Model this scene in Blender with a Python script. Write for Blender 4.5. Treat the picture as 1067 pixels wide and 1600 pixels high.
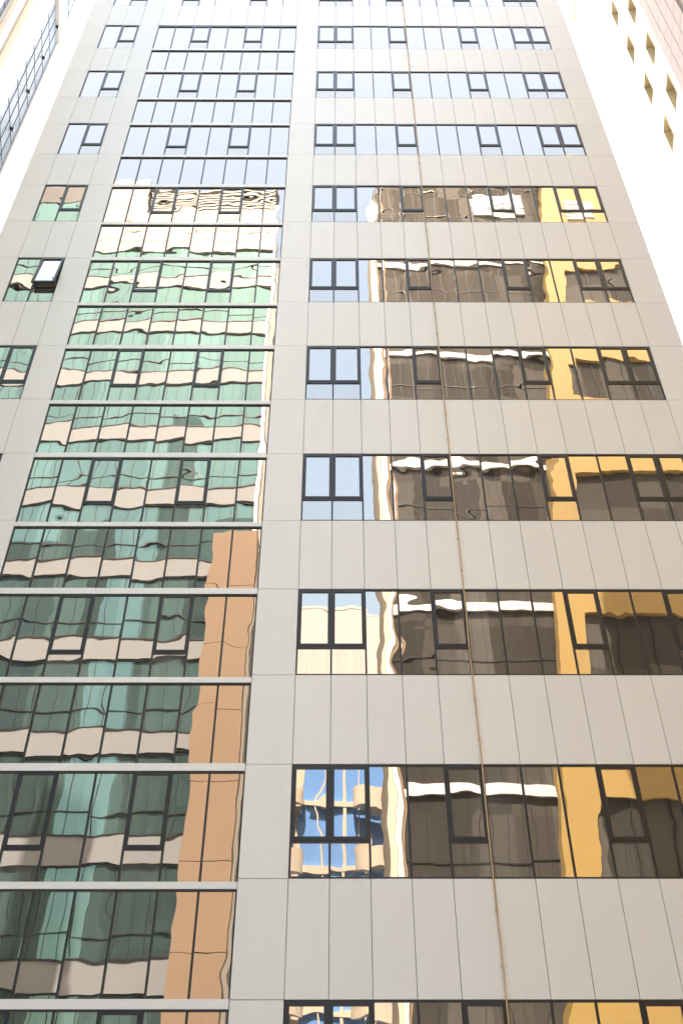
import bpy, bmesh, math, random
from mathutils import Matrix, Vector

for o in list(bpy.data.objects):
    bpy.data.objects.remove(o)
random.seed(7)
sc = bpy.context.scene
COL = sc.collection
R = math.radians

# ------------------------------------------------------------------ camera
PITCH, YAW, ROLL = R(38.8253), R(0.23975), R(-0.07035)
CAM = Vector((0.797, -14.8915, 1.65))
fw = Vector((math.sin(YAW) * math.cos(PITCH), math.cos(YAW) * math.cos(PITCH), math.sin(PITCH)))
r0 = Vector((math.cos(YAW), -math.sin(YAW), 0)); u0 = r0.cross(fw)
rt = r0 * math.cos(ROLL) + u0 * math.sin(ROLL); up = -r0 * math.sin(ROLL) + u0 * math.cos(ROLL)
cd = bpy.data.cameras.new('camera'); cam = bpy.data.objects.new('camera', cd); COL.objects.link(cam)
cd.lens = 31.5; cd.sensor_width = 36; cd.clip_start = 0.05; cd.clip_end = 2000
m = Matrix((rt, up, -fw)).transposed().to_4x4(); m.translation = CAM
cam.matrix_world = m
sc.camera = cam

# ------------------------------------------------------------------ sky, sun, exposure
SUN_EL, SUN_AZ = R(66), R(-5)          # azimuth measured from +Y, positive towards +X
w = bpy.data.worlds.new('World'); sc.world = w; w.use_nodes = True
nt = w.node_tree; nt.nodes.clear()
sky = nt.nodes.new('ShaderNodeTexSky'); sky.sky_type = 'NISHITA'; sky.sun_disc = False
sky.sun_elevation = SUN_EL; sky.sun_rotation = SUN_AZ
sky.air_density = 2.0; sky.dust_density = 5.0; sky.ozone_density = 0.0
bg = nt.nodes.new('ShaderNodeBackground'); bg.inputs['Strength'].default_value = 0.15
wo = nt.nodes.new('ShaderNodeOutputWorld')
nt.links.new(sky.outputs[0], bg.inputs[0]); nt.links.new(bg.outputs[0], wo.inputs[0])
sd = bpy.data.lights.new('sun', 'SUN'); sd.energy = 3.9; sd.angle = R(0.5); sd.color = (1, 0.975, 0.94)
so = bpy.data.objects.new('sun', sd); COL.objects.link(so)
sdir = Vector((math.sin(SUN_AZ) * math.cos(SUN_EL), math.cos(SUN_AZ) * math.cos(SUN_EL), math.sin(SUN_EL)))
so.rotation_euler = sdir.to_track_quat('Z', 'Y').to_euler(); so.location = (0, 0, 90)
sc.view_settings.view_transform = 'Standard'; sc.view_settings.look = 'None'
sc.view_settings.gamma = 1; sc.view_settings.use_curve_mapping = False
sc.view_settings.exposure = 2.43
sc.cycles.use_denoising = True
sc.cycles.max_bounces = 10; sc.cycles.glossy_bounces = 6; sc.cycles.diffuse_bounces = 5
sc.cycles.caustics_reflective = False; sc.cycles.caustics_refractive = False

# ------------------------------------------------------------------ materials
class NB:
    def __init__(s, name):
        s.m = bpy.data.materials.new(name); s.m.use_nodes = True; s.t = s.m.node_tree; s.t.nodes.clear()
    def n(s, kind, **kw):
        nd = s.t.nodes.new('ShaderNode' + kind)
        for k, v in kw.items():
            if k.startswith('_'): setattr(nd, k[1:], v)
            else:
                key = int(k[1:]) if k[0] == 'i' and k[1:].isdigit() else k.replace('__', ' ')
                sock = nd.inputs[key]
                if hasattr(v, 'is_linked') or isinstance(v, bpy.types.NodeSocket): s.t.links.new(v, sock)
                else: sock.default_value = v
        return nd
    def math(s, op, a, b=0.0, c=None):
        kw = {'i0': a, 'i1': b}
        if c is not None: kw['i2'] = c
        return s.n('Math', _operation=op, **kw).outputs[0]
    def mixc(s, f, a, b, blend='MIX'):
        nd = s.t.nodes.new('ShaderNodeMix'); nd.data_type = 'RGBA'; nd.blend_type = blend
        for i, v in ((0, f), (6, a), (7, b)):
            if isinstance(v, bpy.types.NodeSocket): s.t.links.new(v, nd.inputs[i])
            else: nd.inputs[i].default_value = v if i == 0 else (*v[:3], 1)
        return nd.outputs[2]
    def out(s, sh, disp=None):
        o = s.n('OutputMaterial'); s.t.links.new(sh, o.inputs[0]); return s.m

def plain(name, col, rough=0.6, metal=0.0, var=0.06, scale=1.5, spec=0.4, bump=0.0, streak=0.0, runs=0.0):
    b = NB(name)
    tc = b.n('TexCoord'); oi = b.n('ObjectInfo')
    mp = b.n('Mapping', Vector=tc.outputs['Object'])
    no = b.n('TexNoise', Vector=mp.outputs[0], Scale=scale, Detail=5.0)
    f = b.math('MULTIPLY_ADD', no.outputs[0], 2 * var, 1 - var)
    rnd = b.math('MULTIPLY_ADD', oi.outputs['Random'], var, 1 - var / 2)
    f = b.math('MULTIPLY', f, rnd)
    if streak:
        mp2 = b.n('Mapping', Vector=tc.outputs['Object'], Scale=(9, 9, .35))
        n2 = b.n('TexNoise', Vector=mp2.outputs[0], Scale=1.0, Detail=4.0)
        f = b.math('MULTIPLY', f, b.math('MULTIPLY_ADD', n2.outputs[0], -2 * streak, 1 + streak))
    if runs:                                  # rain runs starting at the head joint of a panel
        wv = b.math('MULTIPLY', oi.outputs['Random'], 70.0)
        mp4 = b.n('Mapping', Vector=tc.outputs['Object'], Scale=(22, 1, .5))
        n4 = b.n('TexNoise', _noise_dimensions='4D', Vector=mp4.outputs[0], W=wv, Scale=1.0, Detail=3.0)
        th = b.n('MapRange', Value=n4.outputs[0], From__Min=.52, From__Max=.75, To__Min=0.0, To__Max=1.0)
        sz = b.n('SeparateXYZ', Vector=tc.outputs['Object'])
        fd = b.n('MapRange', Value=sz.outputs[2], From__Min=-.5, From__Max=.9, To__Min=0.15, To__Max=1.0)
        f = b.math('MULTIPLY', f, b.math('SUBTRACT', 1.0, b.math('MULTIPLY', b.math('MULTIPLY', th.outputs[0], fd.outputs[0]), runs)))
    c = b.mixc(1.0, col, (1, 1, 1), 'MULTIPLY')
    vm = b.n('VectorMath', _operation='SCALE', i0=c, Scale=f)
    p = b.n('BsdfPrincipled', Base__Color=vm.outputs[0], Roughness=rough, Metallic=metal)
    p.inputs['Specular IOR Level'].default_value = spec
    if bump:
        n3 = b.n('TexNoise', Vector=tc.outputs['Object'], Scale=14.0, Detail=6.0)
        bp = b.n('Bump', Height=n3.outputs[0], Distance=bump, Strength=1.0)
        b.t.links.new(bp.outputs[0], p.inputs['Normal'])
    return b.out(p.outputs[0])

def mirror_glass(name, tint, fac, body, wav=0.0036, bow=0.0013, dirt=0.03, graze=0.0, nscale=1.7, fine=0.0002, cell=None):
    """Coated glass: a mirror of strength fac over a dark body, gently bowed and rippled pane by pane."""
    b = NB(name)
    tc = b.n('TexCoord'); oi = b.n('ObjectInfo')
    wv = b.math('MULTIPLY', oi.outputs['Random'], 90.0)
    no = b.n('TexNoise', _noise_dimensions='4D', Vector=tc.outputs['Object'], W=wv, Scale=nscale, Detail=0.6, Roughness=0.4)
    mp = b.n('Mapping', Vector=tc.outputs['Object'], Scale=(1.0, 1.0, .45))
    n2 = b.n('TexNoise', _noise_dimensions='4D', Vector=mp.outputs[0], W=wv, Scale=5.5, Detail=0.0)
    sx = b.n('SeparateXYZ', Vector=tc.outputs['Object'])
    x2 = b.math('POWER', b.math('ABSOLUTE', b.math('MULTIPLY', sx.outputs[0], 3.0)), 2.4)
    z2 = b.math('POWER', b.math('ABSOLUTE', b.math('MULTIPLY', sx.outputs[2], 1.1)), 2.0)
    r2 = b.math('FRACT', b.math('MULTIPLY', oi.outputs['Random'], 7.31))
    amp = b.math('MULTIPLY_ADD', b.math('POWER', r2, 1.6), wav * 1.55, wav * .3)
    sgn = b.math('MULTIPLY_ADD', oi.outputs['Random'], 1.6, -0.35)
    h = b.math('MULTIPLY', b.math('ADD', x2, z2), b.math('MULTIPLY', sgn, -bow))
    h = b.math('MULTIPLY_ADD', no.outputs[0], amp, h)
    h = b.math('MULTIPLY_ADD', n2.outputs[0], fine, h)
    bp = b.n('Bump', Height=h, Distance=1.0, Strength=1.0)
    gl = b.n('BsdfGlossy', Color=(*tint, 1), Roughness=0.0, Normal=bp.outputs[0])
    if cell:
        sc_ = b.n('VectorMath', _operation='DIVIDE', i0=tc.outputs['Object'], i1=(cell[0], 50.0, cell[1]))
        fl_ = b.n('VectorMath', _operation='FLOOR', i0=sc_.outputs[0])
        wn_ = b.n('TexWhiteNoise', Vector=fl_.outputs[0])
        bs_ = b.n('VectorMath', _operation='SCALE', i0=body, Scale=b.math('MULTIPLY_ADD', b.math('POWER', wn_.outputs[0], 2.0), 1.1, .65))
        di = b.n('BsdfDiffuse', Color=bs_.outputs[0])
    else: di = b.n('BsdfDiffuse', Color=(*body, 1))
    lw = b.n('LayerWeight', Blend=0.5)
    fr = b.math('POWER', lw.outputs['Facing'], 3.0)
    fc = b.math('MULTIPLY_ADD', fr, graze, fac)
    mx = b.n('MixShader', Fac=fc)
    b.t.links.new(di.outputs[0], mx.inputs[1]); b.t.links.new(gl.outputs[0], mx.inputs[2])
    # dried dust runs
    mp3 = b.n('Mapping', Vector=tc.outputs['Object'], Scale=(26, 26, .8))
    n3 = b.n('TexNoise', _noise_dimensions='4D', Vector=mp3.outputs[0], W=wv, Scale=1.0, Detail=5.0, Roughness=.65)
    st = b.n('MapRange', Value=n3.outputs[0], From__Min=.42, From__Max=.78, To__Min=dirt * .35, To__Max=dirt * 2.0)
    dd = b.n('BsdfDiffuse', Color=(.52, .48, .43, 1))
    m2 = b.n('MixShader', Fac=st.outputs[0])
    b.t.links.new(mx.outputs[0], m2.inputs[1]); b.t.links.new(dd.outputs[0], m2.inputs[2])
    return b.out(m2.outputs[0])

M = {}
M['panel'] = plain('beige_panel', (.665, .655, .637), .42, 0, .03, .6, .45, streak=.015, runs=.045)
M['ledge'] = plain('pale_ledge', (.68, .675, .66), .4, 0, .02, 1, .45)
M['sealant'] = plain('dark_sealant', (.34, .315, .28), .9, 0, .1)
M['frame'] = plain('dark_frame', (.014, .014, .018), .38, 0, .05, 2, .5)
M['glass'] = mirror_glass('coated_glass', (1.0, .87, .735), .42, (.012, .012, .012))
M['glass_low'] = mirror_glass('coated_glass_dusty', (1.0, .87, .735), .40, (.012, .012, .012), dirt=.13, wav=.0030)
M['rust'] = plain('rusty_strip', (.52, .36, .19), .7, 0, .25, 3)
M['white'] = plain('white_render', (.82, .80, .77), .8, 0, .03, .5, .2)
M['cream'] = plain('cream_render', (.80, .70, .56), .8, 0, .04, .5, .2)
M['peach'] = plain('peach_render', (.66, .56, .48), .9, 0, .04, .5, 0)
M['tilejoint'] = plain('tile_joint', (.34, .28, .26), .9, 0, .05, 2, 0)
M['pinktile'] = plain('pink_tile', (.46, .39, .37), .9, 0, .05, 2, 0)
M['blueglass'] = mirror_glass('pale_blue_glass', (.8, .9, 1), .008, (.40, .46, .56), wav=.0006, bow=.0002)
M['grille'] = plain('grey_metal', (.25, .25, .26), .5, .3, .05)
M['palemetal'] = plain('pale_metal', (.05, .055, .07), .9, 0, .05, 1, 0)
M['reveal'] = plain('tan_reveal', (.60, .49, .30), .8, 0, .08, 2, .2)
M['skypanel'] = plain('sky_blue_panel', (.20, .42, .88), .25, 0, .05, .5, .6)  # blue of the sky between the frames, put into the panel colour
M['green'] = mirror_glass('green_glass', (.38, .72, .78), .175, (.068, .118, .122), wav=.0007, bow=.0, dirt=.02, graze=.1, nscale=.5, fine=.0, cell=(1.56, 4.42))
M['dgreen'] = M['green']
M['band'] = plain('grey_cream_band', (.285, .30, .315), .6, 0, .05, .5)
M['crown'] = plain('cream_crown', (.40, .38, .35), .6, 0, .05, .5)
M['tan'] = plain('tan_stone', (.34, .245, .17), .8, 0, .05, .4, .2)
M['gold'] = plain('gold_panel', (.43, .295, .10), .55, 0, .05, .3, .3)
M['darkglass'] = mirror_glass('dark_glass', (.9, .9, .9), .016, (.080, .076, .070), wav=.0007, bow=0, dirt=.012, graze=.02, nscale=.4, fine=0, cell=(1.54, 2.9))
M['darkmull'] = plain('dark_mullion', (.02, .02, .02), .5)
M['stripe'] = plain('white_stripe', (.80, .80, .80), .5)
M['greystone'] = plain('grey_stone', (.46, .44, .41), .8, 0, .1, .8)
M['blue'] = mirror_glass('blue_glass', (.16, .33, .78), .3, (.01, .02, .05), wav=.0006, bow=0, graze=.05, nscale=.4, fine=0)
M['ground'] = plain('paving', (.40, .39, .375), .85, 0, .12, .4, .2, .004)
M['roof'] = plain('roof_felt', (.25, .24, .23), .9)

# ------------------------------------------------------------------ mesh helpers
class MB:
    def __init__(s): s.v = []; s.f = []
    def box(s, x0, x1, y0, y1, z0, z1):
        i = len(s.v)
        s.v += [(x, y, z) for z in (z0, z1) for y in (y0, y1) for x in (x0, x1)]
        s.f += [tuple(i + k for k in q) for q in ((0, 2, 3, 1), (4, 5, 7, 6), (0, 1, 5, 4), (2, 6, 7, 3), (0, 4, 6, 2), (1, 3, 7, 5))]
        return s
    def prism(s, pts, y0, y1):           # outline in x,z (counter-clockwise seen from -y), extruded along y
        i = len(s.v); n = len(pts)
        s.v += [(x, y0, z) for x, z in pts] + [(x, y1, z) for x, z in pts]
        s.f += [tuple(i + k for k in range(n)), tuple(i + n + k for k in reversed(range(n)))]
        s.f += [(i + (k + 1) % n, i + k, i + n + k, i + n + (k + 1) % n) for k in range(n)]
        return s
    def quad(s, a, b, c, d):
        i = len(s.v); s.v += [a, b, c, d]; s.f.append((i, i + 1, i + 2, i + 3)); return s
    def mesh(s, name):
        me = bpy.data.meshes.new(name); me.from_pydata(s.v, [], s.f); me.update(); return me
    def build(s, name, mat, parent=None):
        return link(name, s.mesh(name), mat, parent)
def link(name, me, mat, parent=None):
    if mat and not me.materials: me.materials.append(M[mat])
    o = bpy.data.objects.new(name, me); COL.objects.link(o)
    if parent: o.parent = parent
    return o
def empty(name, loc=(0, 0, 0), rz=0):
    o = bpy.data.objects.new(name, None); COL.objects.link(o); o.location = loc; o.rotation_euler = (0, 0, rz)
    o.empty_display_size = .5
    return o
def tag(o, label=None, cat=None, group=None, kind=None):
    for k, v in (('label', label), ('category', cat), ('group', group), ('kind', kind)):
        if v: o[k] = v
    return o
_cache = {}
def piece(name, mat, parent, x0, x1, z0, z1, yf, th, rot=(0, 0, 0)):
    """box piece of the facade; its mesh is centred in x,z with the front face at y=0 and shared by pieces of the same size"""
    wd, ht = round(x1 - x0, 3), round(z1 - z0, 3)
    key = (mat, wd, ht, th)
    if key not in _cache:
        _cache[key] = MB().box(-wd / 2, wd / 2, 0, th, -ht / 2, ht / 2).mesh(name)
    o = link(name, _cache[key], mat, parent)
    o.location = ((x0 + x1) / 2, yf, (z0 + z1) / 2); o.rotation_euler = rot
    return o

# ------------------------------------------------------------------ ground
g = MB().quad((-400, -400, 0), (400, -400, 0), (400, 400, 0), (-400, 400, 0)).build('ground', 'ground')
tag(g, kind='structure')

# ------------------------------------------------------------------ the office tower
P, H, MOD, Z0 = 3.65935, 1.92, 0.66, 4.3455
XL, XR = -8.82, 9.45
FLX = [-8.04, -7.395, -6.74]
BX = [-6.02, -5.37, -4.70, -4.04, -3.38, -2.72, -2.07, -1.42, -0.81]
RX = [i * MOD for i in range(14)]
NF = 10
TOP = 45.0
tower = empty('office_tower', (0, 0, 0))
tag(tower, 'tall beige-panelled office tower with mirrored ribbon windows and a green-reflecting glazed bay', 'building')
def zt(n): return Z0 + n * P
def zb(n): return zt(n) - H
J = .005                                     # half joint
core = MB().box(XL + .05, XR - .05, .16, 16, 0, TOP - .3)
core.build('core_wall', 'sealant', tower)
MB().box(XL, XR, .0, 16.05, TOP - .3, TOP).build('parapet', 'panel', tower)
MB().box(XL - .0, XL + .05, .165, 16, .0, TOP - .3).box(XR - .05, XR, .165, 16, 0, TOP - .3).build('side_cladding', 'panel', tower)

def panel(x0, x1, z0, z1):
    piece('cladding_panel', 'panel', tower, x0 + J, x1 - J, z0 + J, z1 - J, 0.0, .05)

def frame_bars(mb, x0, x1, z0, z1, wd, y0, y1):
    mb.box(x0, x0 + wd, y0, y1, z0, z1); mb.box(x1 - wd, x1, y0, y1, z0, z1)
    mb.box(x0 + wd, x1 - wd, y0, y1, z0, z0 + wd); mb.box(x0 + wd, x1 - wd, y0, y1, z1 - wd, z1)
    return mb
_sash = {}
def sash(parent, x0, x1, z0, z1, open_deg=0, fwid=.052, yf=.002):
    wd, ht = round(x1 - x0, 3), round(z1 - z0, 3)
    key = (wd, ht, fwid)
    if key not in _sash:                      # origin at the top hinge
        _sash[key] = frame_bars(MB(), -wd / 2, wd / 2, -ht, 0, fwid, 0, .055).mesh('casement')
    s_ = link('casement', _sash[key], 'frame', parent)
    s_.location = ((x0 + x1) / 2, yf, z1); s_.rotation_euler = (R(-open_deg), 0, 0)
    return s_
def pane(parent, x0, x1, z0, z1, mat='glass', name='glass_pane', tilt=.0007, yf=.032, rot=0):
    rx, rz = random.gauss(0, tilt), random.gauss(0, tilt)
    return piece(name, mat, parent, x0, x1, z0, z1, yf, .012, (rx, 0, rz))

TR = 1.30                                     # sash height below the window head
def window(name, xs, n, sashes, z1=None, z0=None, opened=()):
    z1 = zt(n) if z1 is None else z1; z0 = zb(n) if z0 is None else z0
    mb = MB(); b = .018
    # outer frame
    mb.box(xs[0] + J, xs[-1] - J, .008, .10, z1 - .03, z1 - .002).box(xs[0] + J, xs[-1] - J, .008, .10, z0 + .002, z0 + .026)
    mb.box(xs[0] + J, xs[0] + .026, .008, .10, z0 + .026, z1 - .03).box(xs[-1] - .026, xs[-1] - J, .008, .10, z0 + .026, z1 - .03)
    for x in xs[1:-1]: mb.box(x - b, x + b, .012, .10, z0 + .026, z1 - .03)
    tr = z1 - TR
    for i in sashes:
        l, r_ = (xs[i] + (b if i else .026)), xs[i + 1] - (b if i + 1 < len(xs) - 1 else .026)
        mb.box(l, r_, .010, .10, tr - .05, tr)
    fr = mb.build(name, 'frame', tower)
    for i in range(len(xs) - 1):
        l, r_ = (xs[i] + (b if i else .026)), xs[i + 1] - (b if i + 1 < len(xs) - 1 else .026)
        if i in sashes:
            op = 7.5 if i in opened else 0
            if tr > z0:
                sash(fr, l, r_, tr, z1 - .03, op)
                if op:
                    p_ = pane(fr, l + .05, r_ - .05, tr + .05, z1 - .08)
                    c_, s_ = math.cos(R(op)), math.sin(R(op)); hy, hz = .002, z1 - .03
                    dy, dz = p_.location.y - hy, p_.location.z - hz
                    p_.location.y = hy + dy * c_ + dz * s_; p_.location.z = hz - dy * s_ + dz * c_
                    p_.rotation_euler = (R(-op), 0, 0)
                    # friction stays and the dark opening behind
                    MB().box(l + .03, l + .05, -.22, .03, tr + .1, tr + .12).box(r_ - .05, r_ - .03, -.22, .03, tr + .1, tr + .12).build('window_stay', 'grille', fr)
                else:
                    pane(fr, l + .045, r_ - .045, tr + .045, z1 - .075, yf=.024)
            pane(fr, l, r_, z0 + .026, tr - .05, 'glass_low', 'lower_pane')
        else:
            pane(fr, l, r_, z0 + .026, z1 - .03)
    return fr

SASH_R = (0, 1, 4, 8, 11, 12)
for n in range(0, NF + 1):
    window('ribbon_window', RX, n, SASH_R)
    window('pair_window', FLX, n, (1,), opened=(1,) if n == 5 else ())
for x0 in (-5.37, -2.71):
    window('pair_window', [x0, x0 + .66, x0 + 1.31], NF, (0,))
# cladding: window level piers and the spandrels
for n in range(0, NF + 1):
    a, b_ = zb(n), zt(n)
    panel(XL, FLX[0], a, b_); panel(FLX[2], BX[0] - .0, a, b_); panel(BX[8], RX[0], a, b_); panel(RX[13], XR, a, b_)
    if n <= NF - 1:
        a, b_ = zt(n), zb(n + 1)
        panel(XL, FLX[0], a, b_); panel(FLX[0], FLX[1], a, b_); panel(FLX[1], FLX[2], a, b_); panel(FLX[2], BX[0], a, b_)
        panel(BX[8], RX[0], a, b_); panel(RX[13], XR, a, b_)
        for i in range(13): panel(RX[i], RX[i + 1], a, b_)
for i in range(8): panel(BX[i], BX[i + 1], zt(NF - 1), zb(NF))
for x0, x1 in ((BX[0], -5.37), (-4.06, -2.71), (-1.40, BX[8])): panel(x0, x1, zb(NF), zt(NF))
# the wall above and below the photographed storeys, out of frame
MB().box(XL, XR, 0, .05, zt(NF) + J, TOP - .31).build('upper_cladding', 'panel', tower)
MB().box(XL, XR, 0, .05, .0, zb(0) - J).build('plinth_cladding', 'panel', tower)
# glazed bay: alternating vision and spandrel rows between pale ledges
def bay_row(z0, z1, sashes, top=False):
    mb = MB(); b = .017; h = .028 if not top else .11  # top row: deep shadow line imitated by a taller dark head bar
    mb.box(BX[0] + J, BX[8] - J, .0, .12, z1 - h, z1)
    mb.box(BX[0] + J, BX[0] + .022, .008, .12, z0, z1 - h).box(BX[8] - .022, BX[8] - J, .008, .12, z0, z1 - h)
    for x in BX[1:-1]: mb.box(x - b, x + b, .010, .12, z0, z1 - h)
    tr = z1 - TR
    for i in sashes: mb.box(BX[i] + b, BX[i + 1] - b, .009, .12, tr - .045, tr)
    fr = mb.build('glazed_row', 'frame', tower)
    for i in range(8):
        l, r_ = BX[i] + (b if i else .022), BX[i + 1] - (b if i < 7 else .022)
        if i in sashes:
            sash(fr, l, r_, tr, z1 - h, fwid=.04)
            pane(fr, l + .034, r_ - .034, tr + .034, z1 - h - .034, yf=.024)
            pane(fr, l, r_, z0, tr - .045, 'glass_low', 'lower_pane')
        else:
            pane(fr, l, r_, z0, z1 - h)
for n in range(0, NF):
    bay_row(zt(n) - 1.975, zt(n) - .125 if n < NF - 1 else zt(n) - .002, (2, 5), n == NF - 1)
    piece('ledge', 'ledge', tower, BX[0] + J, BX[8] - J, zt(n) - 2.085, zt(n) - 1.975, -.012, .13)
    if n:
        bay_row(zt(n - 1) + .01, zt(n) - 2.085, ())
        piece('ledge', 'ledge', tower, BX[0] + J, BX[8] - J, zt(n - 1) - .125, zt(n - 1) + .01, -.012, .13)
MB().box(BX[0] + J, BX[8] - J, 0, .14, zb(0) - J, zt(0) - 2.085).build('bay_base', 'panel', tower)
# rusty conductor strip clipped down the joint
cb = MB(); xc = RX[5] - .012
z = 0.3
while z < TOP - .3:
    dx = .006 * math.sin(z * 1.7) + .004 * math.sin(z * 4.1)
    dx2 = .006 * math.sin((z + .6) * 1.7) + .004 * math.sin((z + .6) * 4.1)
    i = len(cb.v)
    for zz, d in ((z, dx), (z + .6, dx2)):
        cb.v += [(xc + d - .011, -.022, zz), (xc + d + .011, -.022, zz), (xc + d + .011, -.006, zz), (xc + d - .011, -.006, zz)]
    for k in range(4): cb.f.append((i + k, i + (k + 1) % 4, i + 4 + (k + 1) % 4, i + 4 + k))
    z += .6
strip = cb.build('conductor_strip', 'rust', tower)
for n in range(0, NF + 1):
    for dz in (.45, 1.25):
        z = zt(n) + dz
        piece('clip', 'rust', strip, xc - .022, xc + .022, z - .012, z + .012, -.026, .03)

# ------------------------------------------------------------------ side buildings
def holed_wall(mb, xs, zs, holes, depth):
    """front face in the plane y=0 (facing +y) with recesses; holes = (x0,x1,z0,z1)"""
    xs = sorted(set(xs + [h[0] for h in holes] + [h[1] for h in holes])); zs = sorted(set(zs + [h[2] for h in holes] + [h[3] for h in holes]))
    for i in range(len(xs) - 1):
        for j in range(len(zs) - 1):
            cx, cz = (xs[i] + xs[i + 1]) / 2, (zs[j] + zs[j + 1]) / 2
            if any(h[0] < cx < h[1] and h[2] < cz < h[3] for h in holes): continue
            mb.quad((xs[i + 1], 0, zs[j]), (xs[i], 0, zs[j]), (xs[i], 0, zs[j + 1]), (xs[i + 1], 0, zs[j + 1]))
    for a, b, c, d in holes:
        e = -depth
        mb.quad((a, 0, d), (a, e, d), (b, e, d), (b, 0, d)).quad((a, 0, c), (b, 0, c), (b, e, c), (a, e, c))
        mb.quad((a, 0, c), (a, e, c), (a, e, d), (a, 0, d)).quad((b, 0, c), (b, 0, d), (b, e, d), (b, e, c))
        mb.quad((b, e, c), (a, e, c), (a, e, d), (b, e, d))
    return mb
def shell(mb, x0, x1, y1, z1):                # the other faces of the block behind the front wall
    mb.quad((x0, 0, 0), (x0, 0, z1), (x0, y1, z1), (x0, y1, 0)).quad((x1, 0, 0), (x1, y1, 0), (x1, y1, z1), (x1, 0, z1))
    mb.quad((x0, y1, 0), (x0, y1, z1), (x1, y1, z1), (x1, y1, 0)).quad((x0, 0, z1), (x1, 0, z1), (x1, y1, z1), (x0, y1, z1))
    return mb

# left: white block with tall glazed strips; local x runs along the wall towards the viewer, local y faces the street
LS = 1.028
LK = 1.35  # whole block scaled up about the camera position; location below is the baked result
lb = empty('white_apartment_block', (-12.18595, 5.21203, -.5775), math.atan2(-.9728, .2315)); lb.scale = (LK,) * 3
tag(lb, 'white rendered block with tall gridded window strips, at the upper left edge', 'building')
LT, LH = 5.9 * LS, 40.2
holes = [(1.53 * LS, 3.07 * LS, 6.0, 32.2), (1.53 * LS, 3.07 * LS, 33.5, 39.0), (5.18 * LS, 5.48 * LS, 6, 39), (4.50 * LS, 4.56 * LS, 0.2, 39.5)]
mb = holed_wall(MB(), [0, LT], [0, LH], holes, .10); shell(mb, 0, LT, -1.7, LH)
mb.build('wall', 'white', lb)
MB().box(LT + .002, LT + .05, -1.65, -.05, 1.3, 39.5).build('end_cladding', 'greystone', lb)
for k in range(4): MB().box(LT + .051, LT + .08, -1.5 + .4 * k, -1.38 + .4 * k, 1.4, 39.4).build('vertical_fin', ('darkmull', 'cream', 'peach', 'darkmull')[k], lb)
def lbox(name, mat, t0, t1, y0, y1, z0, z1, parent=lb):
    o = MB().box(t0 * LS, t1 * LS, y0, y1, z0, z1).build(name, mat, parent); return o
lbox('pilaster', 'peach', 4.17, 4.498, .0, .03, 1.3, 39.8)
lbox('pilaster', 'peach', 4.93, 5.165, .0, .03, 1.3, 39.8)
lbox('lintel', 'cream', 1.50, 3.09, .0, .05, 32.25, 33.45)
ZLO, ZHI = 22.3, 37.0
def strip_windows(z0, z1, t0, t1, nx, zp, nm, phase):
    mb = MB(); k = math.floor((z0 - phase) / zp)
    zs = [z0]; z = phase + (k + 1) * zp
    while z < z1 - .2: zs.append(z); z += zp
    zs.append(z1)
    ts = [t0 + (t1 - t0) * i / nx for i in range(nx + 1)]
    for i, t in enumerate(ts):
        a, b = t * LS - .014, t * LS + .014
        if i == 0: a, b = t * LS + .001, t * LS + .012
        if i == nx: a, b = t * LS - .012, t * LS - .001
        mb.box(a, b, -.095, -.062, z0 + .001, z1 - .001)
    for z in zs[1:-1]:
        for i in range(nx): mb.box(ts[i] * LS + (.012 if i == 0 else .014), ts[i + 1] * LS - (.012 if i == nx - 1 else .014), -.095, -.064, z - .022, z + .022)
    fr = mb.build(nm, 'palemetal', lb)
    for j in range(len(zs) - 1):
        for i in range(nx):
            if zs[j] < ZLO or zs[j + 1] > ZHI: continue
            p_ = MB().box(ts[i] * LS + .01, ts[i + 1] * LS - .01, -.08, -.07, zs[j] + .01, zs[j + 1] - .01)
            cx, cz = (ts[i] + ts[i + 1]) / 2 * LS, (zs[j] + zs[j + 1]) / 2
            p_.v = [(x - cx, y, zz - cz) for x, y, zz in p_.v]
            o = p_.build('glass_pane', 'blueglass', fr); o.location = (cx, 0, cz)
    lo = [z for z in zs if z < ZLO]; hi = [z for z in zs if z > ZHI]
    if lo: MB().box(t0 * LS + .03, t1 * LS - .03, -.08, -.07, z0, min([z for z in zs if z >= ZLO]) - .015).build('lower_glazing', 'blueglass', fr)
    if hi and z0 < ZHI: MB().box(t0 * LS + .03, t1 * LS - .03, -.08, -.07, max([z for z in zs if z <= ZHI]) + .015, z1).build('upper_glazing', 'blueglass', fr)
    return fr
PH = 20.35 + Z0
f1 = strip_windows(6.01, 32.19, 1.53, 3.07, 4, 1.075, 'window_strip', PH)
f2 = strip_windows(33.51, 38.99, 1.53, 3.07, 4, 1.075, 'window_strip', PH)
f3 = strip_windows(6.01, 38.99, 5.18, 5.48, 1, 1.075, 'window_strip', PH)
for k in range(4):                            # small brackets on every other transom
    zc = PH + 1.075 * (.95 + 2 * k)
    mbk = MB().box(2.03 * LS, 2.10 * LS, -.06, .0, zc - .03, zc + .03).box(2.045 * LS, 2.085 * LS, .0, .05, zc - .10, zc + .03)
    mbk.build('bracket', 'darkmull', f1)

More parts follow.
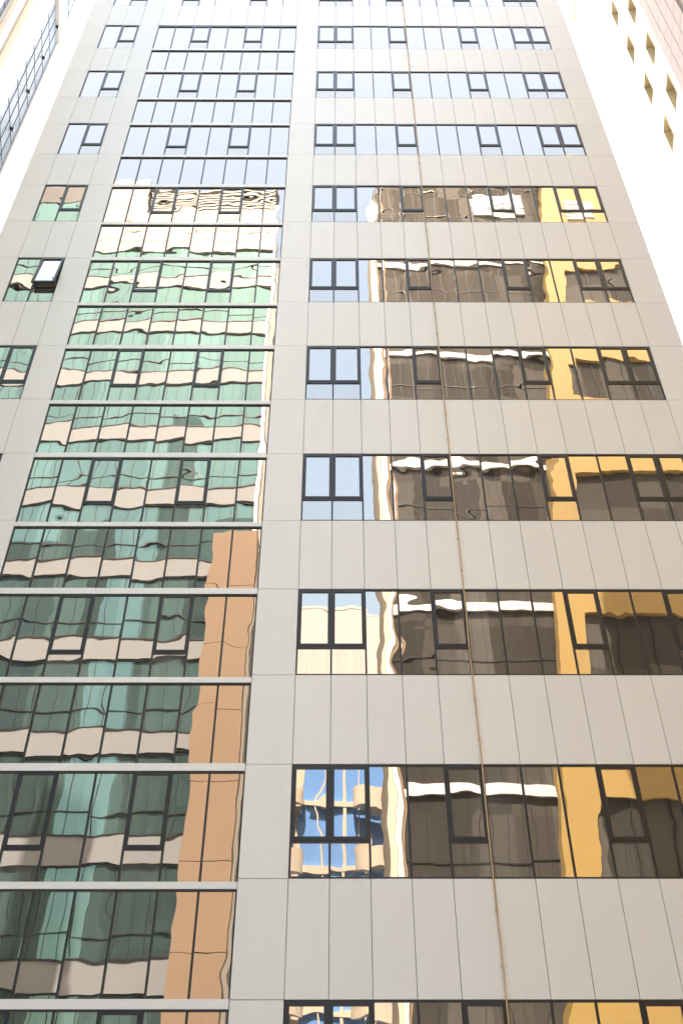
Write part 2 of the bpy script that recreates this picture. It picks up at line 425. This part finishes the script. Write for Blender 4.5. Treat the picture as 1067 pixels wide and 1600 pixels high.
# right: white block with small deep recessed windows; local x runs away from the viewer
RS = 1.0243
RK = 1.45  # right block likewise scaled about the camera, its resulting position written out below
rb = empty('white_corner_block', (13.34385, 6.70118, -.7425), math.atan2(.9762, .2167)); rb.scale = (RK,) * 3
tag(rb, 'plain white rendered block with small deep square openings, at the upper right edge', 'building')
RT, RH = 7.3 * RS, 40.5
rows = [24.57 + Z0 - 2.19 * k + 2.19 * 3 for k in range(13)]
holes = []
for zt_ in rows:
    for a, b in ((3.84, 4.27), (4.82, 5.26)):
        holes.append((-b * RS, -a * RS, zt_ - 1.02, zt_))
holes.append((-1.75 * RS, -.93 * RS, 35.25, 35.75))
mb = holed_wall(MB(), [-RT, 0], [0, RH], holes, .55); shell(mb, -RT, 0, -9, RH)
mb.build('wall', 'white', rb)
for t in (1.44, 4.295, 5.285):                # drip beads in the render
    MB().box(-(t + .012) * RS, -t * RS, .0, .012, .1, 40.4).build('render_bead', 'reveal', rb)
def lining(h, d):
    a, b, c, e = h; k = .004; L = MB()
    L.quad((a + k, .001, e - k), (a + k, -d, e - k), (b - k, -d, e - k), (b - k, .001, e - k)).quad((a + k, .001, c + k), (b - k, .001, c + k), (b - k, -d, c + k), (a + k, -d, c + k))
    L.quad((a + k, .001, c + k), (a + k, -d, c + k), (a + k, -d, e - k), (a + k, .001, e - k)).quad((b - k, .001, c + k), (b - k, .001, e - k), (b - k, -d, e - k), (b - k, -d, c + k))
    return L.build('window_reveal', 'reveal', rb)
for h in holes:
    if 15 < h[2] < 36: lining(h, .49)
for h in holes[:-1]:
    if 15 < h[2] < 34:
        o = MB().box(h[0] + .002, h[1] - .002, -.52, -.50, h[2] + .002, h[3] - .002).build('window_pane', 'darkglass', rb)
# pink tiled pier on the near part of the wall
for i in range(4):
    for j in range(24):
        a, z = 5.56 + .36 * i, 14.5 + .62 * j
        o = piece('wall_tile', 'pinktile', rb, 0, .36 * RS - .02, 0, .60, 0, .03)
        o.location = (-(a + .18) * RS, .013, z + .31)
MB().box(-7.25 * RS, -5.555 * RS, .001, .012, 14.5, 29.38).build('tile_bedding', 'tilejoint', rb)
MB().box(-7.0 * RS, -5.555 * RS, 0, .028, .1, 14.49).box(-7.0 * RS, -5.555 * RS, 0, .028, 29.4, 40.4).build('tile_backing', 'pinktile', rb)

# ------------------------------------------------------------------ the buildings across the street, seen in the glass
def building(name, label, x, y): 
    o = empty(name, (0, 0, 0)); tag(o, label, 'building'); return o
# green glass tower
YW = -20.0
gt = building('green_glass_tower', 'green glass tower with cream floor bands, mirrored in the glazed bay', -15, YW)
GX0, GX1 = -34.0, -3.45
MB().box(GX0, GX1, YW - 14, YW - .15, 0, 51.6).build('core', 'darkmull', gt)
bands = [48.95 - 4.42 * k for k in range(11)]
for zb_ in bands:
    sb = MB().box(GX0, GX1, YW - .14, YW + .06, zb_ - 1.05, zb_).build('spandrel_band', 'band', gt)
    MB().box(GX0, GX1, YW - .02, YW + .09, zb_ + .001, zb_ + .07).box(GX0, GX1, YW - .02, YW + .03, zb_ - 1.13, zb_ - 1.051).build('shadow_line', 'darkmull', sb)  # dark strips stand in for the shadow lines along each band edge
    jm = MB(); x = GX0 + 1.56
    while x < GX1 - .3: jm.box(x - .012, x + .012, YW + .055, YW + .066, zb_ - 1.04, zb_ - .01); x += 1.56
    jm.build('panel_joints', 'sealant', sb)
for k, zb_ in enumerate([53.37] + bands):
    z0, z1 = zb_, zb_ + 3.2
    if k == 0: continue
    lo, hi = zb_ + .002, (bands[k - 2] - 1.052 if k > 1 else 51.5)
    x = GX0
    row = MB()
    while x < GX1 - .01:
        x2 = min(x + 1.56, GX1)
        row.box(x + .02, x2 - .02, YW - .06, YW - .04, lo, hi)
        x = x2
    gr = row.build('glazing', 'green', gt)
    mm = MB(); x = GX0
    while x < GX1 - .01:
        mm.box(x - .018, x + .018, YW - .05, YW - .01, lo, hi)
        mm.box(x + .77, x + .79, YW - .05, YW - .02, lo, hi)
        x += 1.56
    mm.box(GX0, GX1, YW - .05, YW - .005, zb_ + .93, zb_ + .97)
    mm.build('mullions', 'darkmull', gr)
MB().box(-15.5, GX1, YW - 14, YW + .08, 51.55, 56.0).build('crown_wall', 'crown', gt)
cj = MB()
for zz in (52.6, 53.7, 54.9): cj.box(-15.5, GX1, YW + .07, YW + .088, zz - .025, zz + .025)
x = -14.6
while x < GX1: cj.box(x - .012, x + .012, YW + .07, YW + .086, 51.6, 55.98); x += 1.56
cj.build('crown_joints', 'sealant', gt)
gl_ = MB(); x = GX0
while x < -15.6: gl_.box(x + .02, min(x + 1.56, -15.52) - .02, YW - .06, YW - .04, 51.5, 57.3); x += 1.56
gl_.build('glazing', 'green', gt)
MB().box(GX0, -15.52, YW - .14, YW + .1, 53.2, 53.9).build('spandrel_band', 'band', gt)
MB().box(GX0, -15.52, YW - 12, YW - .15, 51.6, 59.6).box(GX0, -15.52, YW - .14, YW + .04, 57.3, 59.4).build('plant_screen', 'darkmull', gt)
lv = MB()
for k in range(7): lv.box(-12.3, -3.5, YW - .02, YW + .05, 56.12 + k * .37, 56.31 + k * .37)
lv.build('louvres', 'crown', gt)
MB().box(-12.3, -3.5, YW - 13, YW - .06, 56.0, 58.6).build('plant_room', 'darkmull', gt)
MB().box(-12.4, -3.4, YW - 13, YW + .1, 58.78, 58.95).build('roof_edge', 'crown', gt)
MB().box(-15.5, -12.45, YW - 12, YW + .05, 56.0, 59.9).build('lift_tower', 'greystone', gt)
MB().box(-3.44, -3.22, YW - 3, YW + .25, 0, 57).build('edge_fin', 'stripe', gt)
MB().box(-3.21, -2.75, YW - 3, YW - .1, 0, 50).build('edge_pier', 'greystone', gt)
# tan stone block
YT = -18.5
tb = building('tan_stone_block', 'sunlit tan stone block mirrored low in the glazed bay', -4, YT)
for k in range(9):
    MB().box(-5.0, -3.05, YT - 1.2, YT, .02 + k * 3.05, 3.04 + k * 3.05).build('stone_course', 'tan', tb)
MB().box(-4.97, -3.08, YT - 1.19, YT - .04, 0, 27.3).build('core', 'darkmull', tb)
MB().box(-3.04, -2.86, YT - 1.2, YT - .3, 0, 26.6).build('edge_trim', 'sealant', tb)
# dark glass tower with white floor stripes
dt = building('dark_glass_tower', 'dark grey glass tower with white floor stripes, mirrored in the ribbon windows', 8, YW)
DX0, DX1 = 3.55, 30.0
MB().box(DX0, DX1, YW - 14, YW - .15, 0, 61.4).build('core', 'darkmull', dt)
zs = [50.55 - 8.71 * k for k in range(6)]
for z in zs: MB().box(DX0, DX1, YW - .14, YW + .10, z - .48, z).build('floor_stripe', 'stripe', dt)
lev = [61.4] + [v for z in zs for v in (z, z - .48)] + [0]
for i in range(0, len(lev) - 1, 2):
    hi, lo = lev[i], lev[i + 1]
    if hi - lo < .3: continue
    row = MB(); mm = MB(); x = DX0
    while x < DX1:
        row.box(x + .02, min(x + 1.54, DX1) - .02, YW - .06, YW - .04, lo + .005, hi - .005)
        mm.box(x - .02, x + .02, YW - .05, YW - .005, lo + .005, hi - .005)
        mm.box(x + .76, x + .78, YW - .05, YW - .02, lo + .005, hi - .005)
        x += 1.54
    zz = hi - 2.6
    while zz > lo + .5: mm.box(DX0, DX1, YW - .05, YW - .01, zz - .025, zz + .025); zz -= 2.9
    gr = row.build('glazing', 'darkglass', dt); mm.build('mullions', 'darkmull', gr)
MB().box(2.86, 3.10, YW - 6, YW - .3, 0, 57).build('edge_fin', 'cream', dt)
MB().box(3.11, 3.40, YW - 6, YW - .1, 0, 58).build('edge_fin', 'stripe', dt)
MB().box(3.43, 3.545, YW - 6, YW + .05, 0, 58).build('edge_fin', 'tan', dt)
lv = MB()
for k in range(9): lv.box(9.8, 13.4, YW - .03, YW + .12, 55.6 + k * .29, 55.78 + k * .29)
lv.build('pale_slats', 'stripe', dt)  # pale slats laid over the upper glazing
# gold clad wing with a raking edge
YG = -18.5
gd = building('gold_clad_wing', 'golden yellow clad wing with dark windows, mirrored at the right of the ribbon windows', 15, YG)
def gx(z): return 9.36 + (z - 13.74) * .1203
def gprism(name, mat, off0, x1, z0, z1, ya, yb):
    return MB().prism([(gx(z0) + off0, z0), (x1, z0), (x1, z1), (gx(z1) + off0, z1)], ya, yb).build(name, mat, gd)
tops = [47.9 - 8.35 * k for k in range(6)]
GR = 34.0
lev = [60.8]
for z in tops: lev += [z, z - 3.3]
lev.append(0.0)
for i in range(0, len(lev) - 1):
    hi, lo = lev[i], max(lev[i + 1], 0)
    if hi <= lo: continue
    if i % 2 == 0:
        MB().prism([(gx(lo), lo), (GR, lo), (GR, hi), (gx(hi), hi)], YG - 1.0, YG).build('cladding_band', 'gold', gd)
    else:
        MB().prism([(gx(lo), lo), (gx(lo) + 1.15, lo), (gx(hi) + 1.15, hi), (gx(hi), hi)], YG - 1.0, YG).build('pier', 'gold', gd)
        wn = MB().prism([(gx(lo) + 1.16, lo + .01), (GR, lo + .01), (GR, hi - .01), (gx(hi) + 1.16, hi - .01)], YG - .3, YG - .22).build('ribbon_window', 'darkglass', gd)
        mm = MB(); x = gx(hi) + 2.4
        while x < GR: mm.box(x - .03, x + .03, YG - .21, YG - .15, lo + .02, hi - .02); x += 1.5
        mm.build('mullions', 'darkmull', wn)
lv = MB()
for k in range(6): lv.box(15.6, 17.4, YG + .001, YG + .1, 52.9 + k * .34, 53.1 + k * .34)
lv.build('pale_slats', 'stripe', gd)  # pale slats made up to imitate window reflections
# cream block with rounded balconies and solid panels painted sky blue, farther back between the two towers
YC = -34.0
cr = building('cream_balcony_block', 'cream block with rounded balconies and panels painted sky blue, mirrored in the lowest windows', 1, YC)
CX0, CX1 = -9.0, 12.0
MB().box(CX0, CX1, YC - 10, YC - .06, 0, 32.6).build('core', 'skypanel', cr)
MB().box(CX0, CX1, YC - .05, YC + .06, 23.2, 32.8).build('parapet_wall', 'white', cr)
MB().box(CX0 - .2, CX1 + .2, YC - 10, YC + .08, 32.82, 33.1).build('coping', 'white', cr)
for k in range(18):
    x = -8.6 + 1.2 * k; e = .14 if k % 2 == 0 else .05
    MB().box(x - e, x + e, YC - .05, YC + .10, 0, 23.19).build('column', 'cream', cr)
for zf in (20.0, 16.6, 13.2, 9.8, 6.4):
    MB().box(CX0, CX1, YC - .05, YC + .13, zf, zf + .3).build('floor_edge', 'cream', cr)
    for k in range(0, 8, 2):
        cx = -8.6 + 2.4 * (k + .5) + .5
        bal = MB(); N = 14; pts = [(cx + 1.05 * math.cos(math.pi * i / N), YC + .14 + .75 * math.sin(math.pi * i / N)) for i in range(N + 1)]
        i0 = 0
        for a, b in zip(pts[:-1], pts[1:]):
            bal.quad((a[0], a[1], zf - .12), (b[0], b[1], zf - .12), (b[0], b[1], zf + 1.05), (a[0], a[1], zf + 1.05))
            bal.quad((a[0], a[1], zf - .12), (cx, YC + .14, zf - .12), (cx + .01, YC + .14, zf - .12), (b[0], b[1], zf - .12))
        bal.build('balcony', 'cream', cr)
# neighbours further left, caught by the green tower in turn
nb = building('blue_glass_block', 'blue glass office block standing beyond the white block, caught only in double reflection', -24, 0)
MB().box(-40, -20.5, 0.0, 6, 0, 43).build('curtain_wall', 'blue', nb)
for k in range(12): MB().box(-40, -20.5, -.15, -.002, 2 + 3.5 * k, 3.0 + 3.5 * k).build('spandrel_band', 'grille', nb)
nb2 = building('grey_stone_block', 'grey stone block standing left of the white block, caught only in double reflection', -17, 0)
MB().box(-20.8, -17.2, .3, 3, 0, 45).build('wall', 'greystone', nb2)
for k in range(9):
    MB().box(-20.7 + .39 * k, -20.7 + .39 * k + (.09, .16, .24)[k % 3], .05, .299, 0, 44.5).build('vertical_fin', ('tan', 'blue', 'cream', 'darkmull')[(k * 7) % 4], nb2)

rear = building('added_rear_block', 'unseen block added right behind the tower to close the bright alley gap, caught only in double reflection', -10, 17)
MB().box(-15.6, -5, 17.2, 30, 0, 58).build('wall', 'greystone', rear)  # added out of sight so the alley reads dark in the green glass
for k in range(15):
    for j in range(5): MB().box(-15.0 + 2 * j, -13.8 + 2 * j, 17.14, 17.198, 2 + 3.6 * k, 3.8 + 3.6 * k).build('window', 'darkglass', rear)
